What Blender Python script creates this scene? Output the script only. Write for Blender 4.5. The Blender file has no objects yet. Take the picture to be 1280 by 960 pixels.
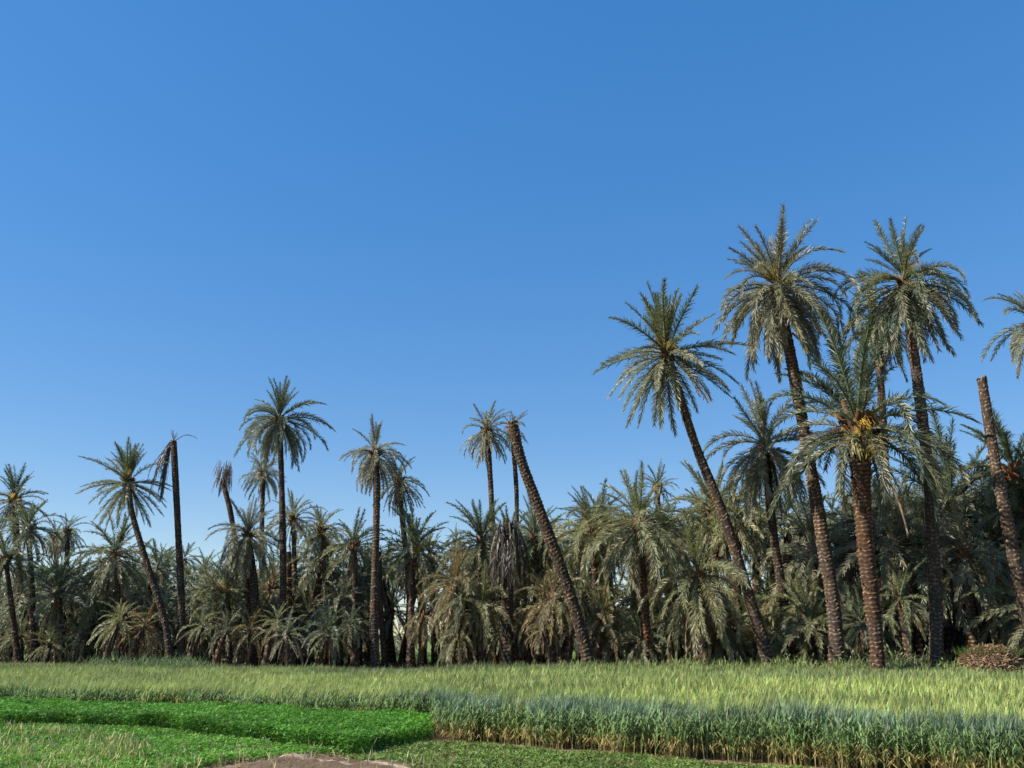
import bpy, math, random
import numpy as np
from mathutils import Vector, Matrix, Euler

# ------------------------------------------------------------------ camera, sky, sun
SC = bpy.context.scene
COL = SC.collection
CAM_H, PITCH, F = 1.6, math.radians(17.4), 1004.0      # F: focal length in pixels of the 1280 px wide photograph
cam_d = bpy.data.cameras.new("camera")
cam = bpy.data.objects.new("camera", cam_d); COL.objects.link(cam)
cam.location = (0, 0, CAM_H)
cam.rotation_euler = (math.pi / 2 + PITCH, 0, 0)
cam_d.sensor_width = 36.0
cam_d.lens = 36.0 * F / 1280.0
cam_d.clip_start, cam_d.clip_end = 0.1, 6000
SC.camera = cam

SUN_AZ, SUN_EL = math.radians(-103), math.radians(42)   # azimuth clockwise from +Y (the view): the sun is at the left, a little behind the camera
world = bpy.data.worlds.new("World"); SC.world = world
world.use_nodes = True
wn = world.node_tree.nodes; wl = world.node_tree.links
bg = wn["Background"]
sky = wn.new("ShaderNodeTexSky")
sky.sky_type = 'NISHITA'
sky.sun_disc = False
sky.sun_elevation = SUN_EL
sky.sun_rotation = SUN_AZ
sky.altitude = 300
sky.air_density = 1.0
sky.dust_density = 0.1
sky.ozone_density = 3.0
sat = wn.new("ShaderNodeHueSaturation")
sat.inputs["Saturation"].default_value = 2.15
sat.inputs["Hue"].default_value = 0.512
sat.inputs["Value"].default_value = 1.4
gam = wn.new("ShaderNodeGamma"); gam.inputs["Gamma"].default_value = 0.44
wl.new(sky.outputs[0], gam.inputs["Color"]); wl.new(gam.outputs[0], sat.inputs["Color"]); wl.new(sat.outputs[0], bg.inputs[0])
bg.inputs[1].default_value = 0.15

sun_d = bpy.data.lights.new("sun", 'SUN')
sun_d.energy = 5.0
sun_d.angle = math.radians(0.5)
sun_d.color = (1.0, 0.945, 0.86)
sun = bpy.data.objects.new("sun", sun_d); COL.objects.link(sun)
to_sun = Vector((math.sin(SUN_AZ) * math.cos(SUN_EL), math.cos(SUN_AZ) * math.cos(SUN_EL), math.sin(SUN_EL)))
sun.rotation_euler = to_sun.to_track_quat('Z', 'Y').to_euler()
sun.location = to_sun * 50

SC.view_settings.view_transform = 'Standard'
SC.view_settings.look = 'None'
SC.view_settings.gamma = 1.0
SC.view_settings.use_curve_mapping = False
SC.view_settings.exposure = 0.88
SC.cycles.max_bounces = 6
SC.cycles.diffuse_bounces = 3
SC.cycles.glossy_bounces = 2
SC.cycles.transmission_bounces = 3

R = random.Random(11)
NR = np.random.default_rng(5)
CP, SP = math.cos(PITCH), math.sin(PITCH)

def at(px, py, Y):
    """the point of the place seen at a photograph pixel, at distance Y"""
    xc, yc = (px - 640) / F, (480 - py) / F
    t = Y / (CP - yc * SP)
    return Vector((xc * t, Y, CAM_H + t * (SP + yc * CP)))

def ground(px, py, z=0.0):
    xc, yc = (px - 640) / F, (480 - py) / F
    t = (z - CAM_H) / (SP + yc * CP)
    return Vector((xc * t, t * (CP - yc * SP), z))

# ------------------------------------------------------------------ terrain
def tree_line(x):                      # distance of the grove's edge
    return 24.6 + (15.3 - x) * 0.285

def smooth(a, b, v):
    t = np.clip((v - a) / (b - a), 0, 1)
    return t * t * (3 - 2 * t)

def vnoise(x, y, seed=0):
    """value noise, numpy"""
    xi, yi = np.floor(x).astype(np.int64), np.floor(y).astype(np.int64)
    xf, yf = x - xi, y - yi
    def h(a, b):
        n = (a * 374761393 + b * 668265263 + seed * 982451653) & 0x7fffffff
        n = ((n ^ (n >> 13)) * 1274126177) & 0x7fffffff
        return ((n ^ (n >> 16)) & 0xffff) / 65535.0
    u, v = xf * xf * (3 - 2 * xf), yf * yf * (3 - 2 * yf)
    return (h(xi, yi) * (1 - u) + h(xi + 1, yi) * u) * (1 - v) + (h(xi, yi + 1) * (1 - u) + h(xi + 1, yi + 1) * u) * v

def terrain(x, y):
    x = np.asarray(x, float); y = np.asarray(y, float)
    d = y - tree_line(x)
    z = (0.16 + 0.32 * smooth(-6, 8, x)) * smooth(-1.3, 0.1, d) - 0.2 * smooth(8, 30, d)
    z = z + 0.05 * (vnoise(x * 0.9, y * 0.9, 3) - 0.5) * smooth(-2, 0, d)
    z = z + 0.02 * (vnoise(x * 2.1, y * 2.1, 4) - 0.5)
    return z

# ------------------------------------------------------------------ helpers
def link(o):
    COL.objects.link(o); return o

def mesh_np(name, verts, faces, mat=None, cols=None, smooth_shade=False):
    """faces: list of int arrays with 3 or 4 columns; cols: per-vertex RGB"""
    me = bpy.data.meshes.new(name)
    verts = np.asarray(verts, np.float32)
    me.vertices.add(len(verts)); me.vertices.foreach_set("co", verts.ravel())
    loops, starts, tot, n = [], [], [], 0
    for f in faces:
        f = np.asarray(f, np.int32)
        if not len(f): continue
        k = f.shape[1]
        loops.append(f.ravel()); starts.append(n + np.arange(len(f)) * k); tot.append(np.full(len(f), k)); n += f.size
    loops = np.concatenate(loops); starts = np.concatenate(starts); tot = np.concatenate(tot)
    me.loops.add(len(loops)); me.loops.foreach_set("vertex_index", loops.astype(np.int32))
    me.polygons.add(len(starts)); me.polygons.foreach_set("loop_start", starts.astype(np.int32))
    me.polygons.foreach_set("loop_total", tot.astype(np.int32))
    if smooth_shade: me.polygons.foreach_set("use_smooth", np.ones(len(starts), bool))
    me.update(calc_edges=True); me.validate()
    if cols is not None:
        ca = me.color_attributes.new("tint", 'FLOAT_COLOR', 'POINT')
        c = np.ones((len(verts), 4), np.float32); c[:, :3] = cols
        ca.data.foreach_set("color", c.ravel())
    if mat: me.materials.append(mat)
    return me

def obj(name, me, parent=None, loc=(0, 0, 0), rot=None, scale=None, color=None):
    o = bpy.data.objects.new(name, me)
    o.location = loc
    if rot is not None: o.rotation_euler = rot
    if scale is not None: o.scale = (scale,) * 3 if isinstance(scale, (int, float)) else scale
    if color is not None: o.color = (*color, 1)
    if parent is not None: o.parent = parent
    return link(o)

def tag(o, label=None, cat=None, group=None, kind=None):
    for k, v in (("label", label), ("category", cat), ("group", group), ("kind", kind)):
        if v: o[k] = v
    return o

def thing(name, label, cat, loc, group=None):
    o = link(bpy.data.objects.new(name, None)); o.location = loc
    o.empty_display_size = 0.3
    return tag(o, label, cat, group)

# ------------------------------------------------------------------ materials
def new_mat(name):
    m = bpy.data.materials.new(name); m.use_nodes = True
    nt = m.node_tree; nt.nodes.clear()
    return m, nt, nt.nodes, nt.links

def ramp(N, stops):
    r = N.new("ShaderNodeValToRGB")
    e = r.color_ramp.elements
    while len(e) < len(stops): e.new(0.5)
    for el, (p, c) in zip(e, stops): el.position = p; el.color = (*c, 1)
    return r

def leaf_material(name, source, rough=0.5, spec=0.5, transl=0.25, noise_scale=6.0, amount=0.35):
    """leaf: coloured by the object's own colour or the mesh's tint, with mottling; partly translucent"""
    m, nt, N, L = new_mat(name)
    out = N.new("ShaderNodeOutputMaterial")
    if source == 'OBJECT':
        src = N.new("ShaderNodeObjectInfo"); base = src.outputs["Color"]
    else:
        src = N.new("ShaderNodeVertexColor"); src.layer_name = "tint"; base = src.outputs["Color"]
    tc = N.new("ShaderNodeTexCoord")
    nz = N.new("ShaderNodeTexNoise"); nz.inputs["Scale"].default_value = noise_scale; nz.inputs["Detail"].default_value = 3
    L.new(tc.outputs["Object"], nz.inputs["Vector"])
    mr = N.new("ShaderNodeMapRange"); mr.inputs[1].default_value = 0.3; mr.inputs[2].default_value = 0.7
    mr.inputs[3].default_value = 1 - amount; mr.inputs[4].default_value = 1 + amount
    L.new(nz.outputs["Fac"], mr.inputs[0])
    mul = N.new("ShaderNodeVectorMath"); mul.operation = 'SCALE'
    L.new(base, mul.inputs[0]); L.new(mr.outputs[0], mul.inputs["Scale"])
    p = N.new("ShaderNodeBsdfPrincipled")
    p.inputs["Roughness"].default_value = rough
    p.inputs["Specular IOR Level"].default_value = spec
    L.new(mul.outputs[0], p.inputs["Base Color"])
    if transl > 0:
        t = N.new("ShaderNodeBsdfTranslucent"); L.new(mul.outputs[0], t.inputs["Color"])
        mx = N.new("ShaderNodeMixShader"); mx.inputs[0].default_value = transl
        L.new(p.outputs[0], mx.inputs[1]); L.new(t.outputs[0], mx.inputs[2]); L.new(mx.outputs[0], out.inputs[0])
    else:
        L.new(p.outputs[0], out.inputs[0])
    return m

M_FROND = leaf_material("palm_leaf", 'OBJECT', rough=0.45, spec=0.5, transl=0.36, noise_scale=4, amount=0.3)
M_CROP = leaf_material("crop_leaf", 'TINT', rough=0.6, spec=0.3, transl=0.3, noise_scale=0.9, amount=0.22)
M_CLOVER = leaf_material("clover_leaf", 'TINT', rough=0.55, spec=0.3, transl=0.3, noise_scale=1.3, amount=0.25)
M_DRY = leaf_material("dry_leaf", 'TINT', rough=0.8, spec=0.15, transl=0.1, noise_scale=3, amount=0.3)

def bark_material():
    m, nt, N, L = new_mat("palm_bark")
    out = N.new("ShaderNodeOutputMaterial"); p = N.new("ShaderNodeBsdfPrincipled")
    tint = N.new("ShaderNodeVertexColor"); tint.layer_name = "tint"
    oi = N.new("ShaderNodeObjectInfo")
    tc = N.new("ShaderNodeTexCoord")
    mp = N.new("ShaderNodeMapping"); mp.inputs["Scale"].default_value = (14, 14, 3)
    L.new(tc.outputs["Object"], mp.inputs[0])
    nz = N.new("ShaderNodeTexNoise"); nz.inputs["Scale"].default_value = 1.6; nz.inputs["Detail"].default_value = 6; nz.inputs["Roughness"].default_value = 0.7
    L.new(mp.outputs[0], nz.inputs["Vector"])
    rp = ramp(N, [(0.25, (0.35, 0.30, 0.27)), (0.5, (0.85, 0.8, 0.75)), (0.75, (1.35, 1.3, 1.2))])
    L.new(nz.outputs["Fac"], rp.inputs[0])
    n2 = N.new("ShaderNodeTexNoise"); n2.inputs["Scale"].default_value = 0.8; n2.inputs["Detail"].default_value = 2
    L.new(tc.outputs["Object"], n2.inputs["Vector"])
    rp2 = ramp(N, [(0.35, (0.8, 0.85, 0.95)), (0.65, (1.15, 1.0, 0.85))])
    L.new(n2.outputs["Fac"], rp2.inputs[0])
    a = N.new("ShaderNodeMix"); a.data_type = 'RGBA'; a.blend_type = 'MULTIPLY'; a.inputs[0].default_value = 1
    L.new(tint.outputs[0], a.inputs[6]); L.new(rp.outputs[0], a.inputs[7])
    b = N.new("ShaderNodeMix"); b.data_type = 'RGBA'; b.blend_type = 'MULTIPLY'; b.inputs[0].default_value = 1
    L.new(a.outputs[2], b.inputs[6]); L.new(rp2.outputs[0], b.inputs[7])
    c = N.new("ShaderNodeMix"); c.data_type = 'RGBA'; c.blend_type = 'MULTIPLY'; c.inputs[0].default_value = 1
    L.new(b.outputs[2], c.inputs[6]); L.new(oi.outputs["Color"], c.inputs[7])
    L.new(c.outputs[2], p.inputs["Base Color"])
    p.inputs["Roughness"].default_value = 0.9; p.inputs["Specular IOR Level"].default_value = 0.15
    bp = N.new("ShaderNodeBump"); bp.inputs["Strength"].default_value = 0.5; bp.inputs["Distance"].default_value = 0.02
    L.new(nz.outputs["Fac"], bp.inputs["Height"]); L.new(bp.outputs[0], p.inputs["Normal"])
    L.new(p.outputs[0], out.inputs[0])
    return m
M_BARK = bark_material()

def ground_material():
    m, nt, N, L = new_mat("earth")
    out = N.new("ShaderNodeOutputMaterial"); p = N.new("ShaderNodeBsdfPrincipled")
    tint = N.new("ShaderNodeVertexColor"); tint.layer_name = "tint"
    tc = N.new("ShaderNodeTexCoord")
    nz = N.new("ShaderNodeTexNoise"); nz.inputs["Scale"].default_value = 3.0; nz.inputs["Detail"].default_value = 8; nz.inputs["Roughness"].default_value = 0.7
    L.new(tc.outputs["Object"], nz.inputs["Vector"])
    rp = ramp(N, [(0.3, (0.6, 0.58, 0.55)), (0.5, (1, 1, 1)), (0.72, (1.4, 1.35, 1.25))])
    L.new(nz.outputs["Fac"], rp.inputs[0])
    a = N.new("ShaderNodeMix"); a.data_type = 'RGBA'; a.blend_type = 'MULTIPLY'; a.inputs[0].default_value = 1
    L.new(tint.outputs[0], a.inputs[6]); L.new(rp.outputs[0], a.inputs[7])
    L.new(a.outputs[2], p.inputs["Base Color"])
    p.inputs["Roughness"].default_value = 0.95; p.inputs["Specular IOR Level"].default_value = 0.1
    n2 = N.new("ShaderNodeTexNoise"); n2.inputs["Scale"].default_value = 14; n2.inputs["Detail"].default_value = 5
    L.new(tc.outputs["Object"], n2.inputs["Vector"])
    bp = N.new("ShaderNodeBump"); bp.inputs["Strength"].default_value = 0.7; bp.inputs["Distance"].default_value = 0.04
    L.new(n2.outputs["Fac"], bp.inputs["Height"]); L.new(bp.outputs[0], p.inputs["Normal"])
    L.new(p.outputs[0], out.inputs[0])
    return m
M_EARTH = ground_material()

# ------------------------------------------------------------------ ground sheet (to the horizon)
SOIL = np.array((0.20, 0.135, 0.085)); LITTER = np.array((0.21, 0.16, 0.105)); TURF = np.array((0.10, 0.16, 0.04)); SAND = np.array((0.30, 0.23, 0.15))
xs = np.concatenate([-np.geomspace(3500, 42, 14), np.arange(-40, 36.1, 0.4), np.geomspace(38, 3500, 14)])
ys = np.concatenate([[-300, -60, -15, 0, 5], np.arange(8, 60, 0.4), np.geomspace(61, 5000, 22)])
GX, GY = np.meshgrid(xs, ys)
GZ = terrain(GX, GY)
d = GY - tree_line(GX)
n = vnoise(GX * 0.35, GY * 0.35, 9)
w_turf = smooth(9, 16, d) * (0.55 + 0.45 * smooth(0.3, 0.6, n))
w_lit = smooth(-0.6, 0.4, d)
gc = SOIL * (1 - w_lit[..., None]) + LITTER * w_lit[..., None]
w_sand = np.exp(-((d + 0.5) / 0.7) ** 2) * smooth(-2, 4, GX)
gc = gc * (1 - w_sand[..., None]) + SAND * w_sand[..., None]
gc = gc * (1 - w_turf[..., None]) + TURF * w_turf[..., None]
nx_, ny_ = len(xs), len(ys)
ii = (np.arange(ny_ - 1)[:, None] * nx_ + np.arange(nx_ - 1)[None]).ravel()
gf = np.stack([ii, ii + 1, ii + nx_ + 1, ii + nx_], 1)
g = obj("ground", mesh_np("ground", np.stack([GX, GY, GZ], -1).reshape(-1, 3), [gf], M_EARTH, gc.reshape(-1, 3), True))
tag(g, kind="structure")

# earth bank at the front, pale crest, clods on its face
def soil_bank():
    a, b = ground(330, 951), ground(535, 967)
    n_l, n_w = 60, 22
    dirv = (b - a); ln = dirv.length; dirv.normalize(); side = Vector((dirv.y, -dirv.x, 0))   # towards the camera
    V, C = [], []
    for i in range(n_l + 1):
        s = i / n_l
        for j in range(n_w + 1):
            w = j / n_w * 2.0 - 0.55                       # from behind the crest to the front toe
            p = a + dirv * (s * ln) + side * w
            p.x += 0.06 * (vnoise(np.array([s * 9.0]), np.array([0.5]), 21)[0] - 0.5)
            end = float(smooth(0, 0.12, s)) * float(1 - smooth(0.8, 1.0, s) * 0.9)
            hgt = 0.055 * end * (float(smooth(-0.55, -0.08, w)) - float(smooth(0.02, 1.45, w)))
            nz = vnoise(np.array([p.x * 5.0]), np.array([p.y * 5.0]), 22)[0] - 0.5
            nz2 = vnoise(np.array([p.x * 13.0]), np.array([p.y * 13.0]), 23)[0] - 0.5
            edge = min(1.0, (w + 0.55) * 6, (1.45 - w) * 3)
            V.append((p.x, p.y, 0.0 + hgt + (0.06 * nz + 0.05 * nz2 + 0.012) * max(edge, 0) * end - 0.02 * (1 - end)))
            crest = math.exp(-((w + 0.03 + 0.04 * nz) / 0.05) ** 2)
            C.append(np.array((0.115, 0.078, 0.05)) * (1 - crest) + np.array((0.42, 0.34, 0.24)) * crest)
    W = n_w + 1
    ff = [(i * W + j, i * W + j + 1, (i + 1) * W + j + 1, (i + 1) * W + j) for i in range(n_l) for j in range(n_w)]
    o = obj("soil_bank", mesh_np("soil_bank", V, [np.array(ff)[:, ::-1]], M_EARTH, np.array(C), True))
    tag(o, kind="structure")
soil_bank()

# ------------------------------------------------------------------ palm fronds
def frond_mesh(name, e0, bend, L=3.0, n=46, seed=0, width=0.028, thin=1.0, sway=0.0, closed=0.0):
    """a pinnate leaf from the origin, heading +X at elevation e0 degrees and bending down; leaflets each a folded strip"""
    r = random.Random(seed)
    S = 14
    pts, tans = [], []
    p = Vector((0, 0, 0))
    for k in range(S + 1):
        s = k / S
        e = math.radians(max(e0 - bend * s ** 1.35, -92)); yw = sway * s * s
        t = Vector((math.cos(e) * math.cos(yw), math.cos(e) * math.sin(yw), math.sin(e)))
        if k: p = p + t * (L / S)
        pts.append(p.copy()); tans.append(t)
    def sample(s):
        f = min(s * S, S - 1e-6); i = int(f); f -= i
        return pts[i].lerp(pts[i + 1], f), tans[i].lerp(tans[i + 1], f).normalized()
    V, Q, T = [], [], []
    # midrib: a three-sided tapering bar
    for k in range(S + 1):
        t = tans[k]; sd = Vector((-math.sin(sway), 1, 0)); sd = (sd - t * sd.dot(t)).normalized(); up = t.cross(sd) * -1
        if up.length < .1: up = Vector((0, 0, 1))
        w = 0.05 * (1 - k / S) ** 0.8 + 0.008
        V += [pts[k] + sd * w, pts[k] + up * w * 0.7, pts[k] - sd * w]
    for k in range(S):
        a = k * 3; b = a + 3
        for j in range(3): Q.append((a + j, a + (j + 1) % 3, b + (j + 1) % 3, b + j))
    for i in range(n):
        for sg in (-1, 1):
            s = 0.13 + 0.87 * (i + r.random() * 0.8) / n
            if r.random() > thin: continue
            q, t = sample(min(s, 0.999))
            sd = Vector((-math.sin(sway), 1, 0)); sd = (sd - t * sd.dot(t)).normalized(); up = sd.cross(t) * -1
            if up.z < 0 and abs(t.z) < .98: up = -up
            u = (s - 0.13) / 0.87
            ln = 0.46 * (0.45 + 0.55 * min(1, u / 0.25)) * (1 - 0.55 * max(0, (u - 0.45) / 0.55)) * r.uniform(0.7, 1.2)
            sweep = math.radians((54 - 30 * u) * (1 - 0.55 * closed) + r.uniform(-14, 14))
            v = math.radians(r.choice((-8, 18, 40, 58)) + r.uniform(-12, 12)) * (1 - closed)
            dr = t * math.cos(sweep) + (sd * sg * math.cos(v) + up * math.sin(v)) * math.sin(sweep)
            wv = t - dr * t.dot(dr)
            if wv.length < 1e-3: wv = up
            wv = (wv.normalized() + up * r.uniform(-1.1, 1.1)).normalized() * width * 0.5
            d2 = (dr + Vector((0, 0, -1)) * r.uniform(0.2, 0.75 + 0.4 * closed)).normalized()
            m1 = q + dr * ln * 0.5; tip = m1 + d2 * ln * 0.5
            b0 = len(V)
            V += [q - wv * .7, q + wv * .7, m1 + wv, m1 - wv, tip]
            Q.append((b0, b0 + 1, b0 + 2, b0 + 3)); T.append((b0 + 3, b0 + 2, b0 + 4))
    return mesh_np(name, [tuple(x) for x in V], [np.array(Q), np.array(T)], M_FROND)

E0 = (86, 74, 60, 44, 26, 6, -18, -42, -66)
BEND = {86: 22, 74: 36, 60: 52, 44: 66, 26: 72, 6: 66, -18: 52, -42: 36, -66: 20}
FRONDS, FAR_FRONDS, DEAD_FRONDS = {}, {}, {}
for e in E0:
    FRONDS[e] = [frond_mesh("frond_%d" % e, e, BEND[e] * k, seed=e * 7 + j, sway=sw, n=84)
                 for j, (k, sw) in enumerate(((0.42, -0.2), (0.66, 0.2), (0.95, -0.15), (1.25, 0.35), (1.5, -0.3)))]
    FAR_FRONDS[e] = [frond_mesh("far_frond_%d" % e, e, BEND[e] * k, seed=e * 5 + j, sway=sw, n=46, width=0.044)
                     for j, (k, sw) in enumerate(((0.7, 0.2), (1.05, -0.2), (1.45, 0.3)))]
for e in (6, -18, -42, -66, -80):
    DEAD_FRONDS[e] = [frond_mesh("dead_frond_%d" % e, e, {6: 95, -18: 70, -42: 45, -66: 24, -80: 10}[e] * k, L=2.6, seed=e * 3 + j, sway=sw, n=30, width=0.035, thin=.8, closed=0.85)
                      for j, (k, sw) in enumerate(((0.9, 0.2), (1.1, -0.3), (1.0, 0.1)))]

def nearest(table, e):
    return min(table, key=lambda k: abs(k - e))

# ------------------------------------------------------------------ palm trunks
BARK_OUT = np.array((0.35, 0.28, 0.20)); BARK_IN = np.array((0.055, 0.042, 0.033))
def trunk_mesh(name, pts, r_base, r_top, row=0.13, cells=10, relief=0.16, flare=0.35, seed=0, ragged=0.0, swell=1.0):
    """a trunk along a curve, clad in rows of pointed leaf bases that stand proud of it"""
    rg = np.random.default_rng(seed)
    P = np.array([tuple(p) for p in pts], float)
    # Catmull-Rom resample
    Q = np.vstack([2 * P[0] - P[1], P, 2 * P[-1] - P[-2]])
    dense = []
    for i in range(1, len(Q) - 2):
        for t in np.linspace(0, 1, 24, endpoint=False):
            a, b, c, e = Q[i - 1], Q[i], Q[i + 1], Q[i + 2]
            dense.append(0.5 * ((2 * b) + (c - a) * t + (2 * a - 5 * b + 4 * c - e) * t * t + (3 * b - a - 3 * c + e) * t ** 3))
    dense.append(P[-1]); dense = np.array(dense)
    cum = np.concatenate([[0], np.cumsum(np.linalg.norm(np.diff(dense, axis=0), axis=1))])
    Ltot = cum[-1]; rows = max(6, int(Ltot / row))
    K = cells * 2
    prof = ((0.0, 0.0), (0.5, 0.35), (0.8, 1.0))
    nr = rows * 3 + 1
    sv = np.array([(j + f[0]) / rows for j in range(rows) for f in prof] + [1.0])
    pv = np.array([f[1] for j in range(rows) for f in prof] + [0.0])
    rowi = np.array([j for j in range(rows) for f in prof] + [rows])
    ctr = np.stack([np.interp(sv * Ltot, cum, dense[:, k]) for k in range(3)], 1)
    tan = np.gradient(ctr, axis=0); tan /= np.linalg.norm(tan, axis=1)[:, None]
    sx = np.cross(np.array([0, 1.0, 0]), tan); sx /= np.linalg.norm(sx, axis=1)[:, None]
    sy = np.cross(tan, sx)
    rad = r_base + (r_top - r_base) * sv ** swell + flare * r_base * np.exp(-sv * Ltot / 0.45) + 0.06 * r_base * (rg.random(rows + 1)[rowi] - .5)
    rad = rad * (1 + 0.05 * np.sin(sv * Ltot * 1.3 + seed))
    th = np.arange(K)[None] / K * 2 * np.pi + ((rg.random(rows + 1)[rowi] - .5) * 2 * np.pi / cells * .7)[:, None]
    mid = (np.arange(K) % 2 == 0)
    cell = np.arange(K) // 2
    jit = rg.random((rows + 1, cells))
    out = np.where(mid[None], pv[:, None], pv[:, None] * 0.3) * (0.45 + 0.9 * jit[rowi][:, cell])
    # alternate cells lift half a row: the leaf bases interlock
    lift = (cell % 2) * 0.3 * row + (jit[rowi][:, cell] - .5) * row * 0.7
    lift[0] = 0; lift[-1] = 0
    worn = 0.45 + 0.85 * vnoise(sv * Ltot * 0.55 + seed * 3.7, np.full(nr, seed + .5), 71)      # worn stretches and shaggy ones
    rad = rad * (1 + 0.09 * (vnoise(sv * Ltot * 0.9 + seed, np.full(nr, .5), 72) - .5))
    rr = rad[:, None] * (1 + relief * worn[:, None] * (out - 0.35))
    V = ctr[:, None] + sx[:, None] * ((np.cos(th) * rr)[..., None]) + sy[:, None] * ((np.sin(th) * rr)[..., None]) + tan[:, None] * lift[..., None]
    if ragged > 0:
        V[-4:, :, 2] += (rg.random(K) * ragged)[None] * np.linspace(.3, 1, 4)[:, None]
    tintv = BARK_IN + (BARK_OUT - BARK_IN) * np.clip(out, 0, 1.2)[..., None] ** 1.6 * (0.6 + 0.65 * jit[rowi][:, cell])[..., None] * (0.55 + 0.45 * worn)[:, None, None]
    V = V.reshape(-1, 3); tintv = tintv.reshape(-1, 3)
    a = (np.arange(nr - 1)[:, None] * K + np.arange(K)[None]); b = (np.arange(nr - 1)[:, None] * K + (np.arange(K)[None] + 1) % K)
    f = np.stack([a, b, b + K, a + K], -1).reshape(-1, 4)
    V = np.vstack([V, [ctr[-1] + tan[-1] * 0.02]]); tintv = np.vstack([tintv, [BARK_IN]])
    top = (nr - 1) * K + np.arange(K); cap = np.stack([top, (nr - 1) * K + (np.arange(K) + 1) % K, np.full(K, len(V) - 1)], 1)
    return mesh_np(name, V, [f, cap], M_BARK, tintv)

def collar_mesh(name, r, h, seed, n=26):
    """the swollen ring of old leaf bases and fibre under the crown"""
    rr = random.Random(seed); V, Fq, C = [], [], []
    for i in range(n):
        a = i * 2.39996; z = -h * (i / n) + 0.15
        out = Vector((math.cos(a), math.sin(a), 0)); sd = Vector((-math.sin(a), math.cos(a), 0))
        el = math.radians(rr.uniform(25, 75)); ax = out * math.cos(el) + Vector((0, 0, math.sin(el)))
        base = out * r * 0.75 + Vector((0, 0, z)); ln = rr.uniform(0.22, 0.45); w = rr.uniform(0.07, 0.12)
        nrm = ax.cross(sd)
        b0 = len(V)
        for (k, ww, th) in ((0, 1.3, .06), (ln, .55, .025)):
            for (s1, s2) in ((-1, -1), (1, -1), (1, 1), (-1, 1)):
                V.append(base + ax * k + sd * s1 * w * ww * .6 + nrm * s2 * th)
        Fq += [(b0, b0 + 1, b0 + 5, b0 + 4), (b0 + 1, b0 + 2, b0 + 6, b0 + 5), (b0 + 2, b0 + 3, b0 + 7, b0 + 6), (b0 + 3, b0, b0 + 4, b0 + 7), (b0 + 4, b0 + 5, b0 + 6, b0 + 7)]
        c = rr.choice(((0.16, 0.105, 0.06), (0.24, 0.16, 0.09), (0.12, 0.08, 0.05)))
        C += [c] * 8
    # core
    K = 10; b0 = len(V)
    for (z, k) in ((-h, .75), (-h * .6, 1.0), (0, 1.05), (.25, .55), (.45, .15)):
        for j in range(K):
            V.append(Vector((math.cos(j / K * 6.2832) * r * k, math.sin(j / K * 6.2832) * r * k, z))); C.append((0.13, 0.09, 0.055))
    for i in range(4):
        for j in range(K): Fq.append((b0 + i * K + j, b0 + i * K + (j + 1) % K, b0 + (i + 1) * K + (j + 1) % K, b0 + (i + 1) * K + j))
    return mesh_np(name, [tuple(v) for v in V], [np.array(Fq)], M_BARK, np.array(C))
COLLARS = [collar_mesh("crown_base", 0.27, 0.55, s) for s in range(3)]

def stalk_mesh(name, seed, hang):
    """a spray of yellow flower strands"""
    r = random.Random(seed); V, Q, T = [], [], []
    for i in range(34):
        a = r.uniform(-.6, .6); e = r.uniform(.2, 1.2)
        d1 = Vector((math.cos(a) * math.cos(e), math.sin(a) * math.cos(e), math.sin(e)))
        d2 = (d1 + Vector((0.2, 0, -hang * r.uniform(.6, 1.5)))).normalized()
        o = Vector((0, r.uniform(-.05, .05), 0)); l = r.uniform(.25, .42)
        sd = d1.cross(Vector((0, 0, 1))).normalized() * .018
        m = o + d1 * l; t = m + d2 * l; b0 = len(V)
        V += [o - sd, o + sd, m + sd, m - sd, t + sd * .6, t - sd * .6]
        Q += [(b0, b0 + 1, b0 + 2, b0 + 3), (b0 + 3, b0 + 2, b0 + 4, b0 + 5)]
    return mesh_np(name, [tuple(v) for v in V], [np.array(Q)], M_FROND)
STALKS = [stalk_mesh("flower_stalk", 1, .5), stalk_mesh("flower_stalk", 2, 1.6), stalk_mesh("flower_stalk", 3, 1.0)]

# ------------------------------------------------------------------ palms
GREEN = (0.135, 0.16, 0.072); BLUE = (0.112, 0.145, 0.08); OLIVE = (0.205, 0.21, 0.085); GREY = (0.21, 0.21, 0.12); DUST = (0.36, 0.33, 0.215)
GOLD = (0.26, 0.20, 0.085); DEAD = (0.24, 0.175, 0.11); DGREY = (0.19, 0.155, 0.115); YELLOW = (0.40, 0.27, 0.05)

def vary(c, r, k=0.2):
    f = r.uniform(1 - k, 1 + k); h = r.uniform(-.06, .06)
    return (max(c[0] * f * (1 + h), 0), max(c[1] * f, 0), max(c[2] * f * (1 - h), 0))

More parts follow.
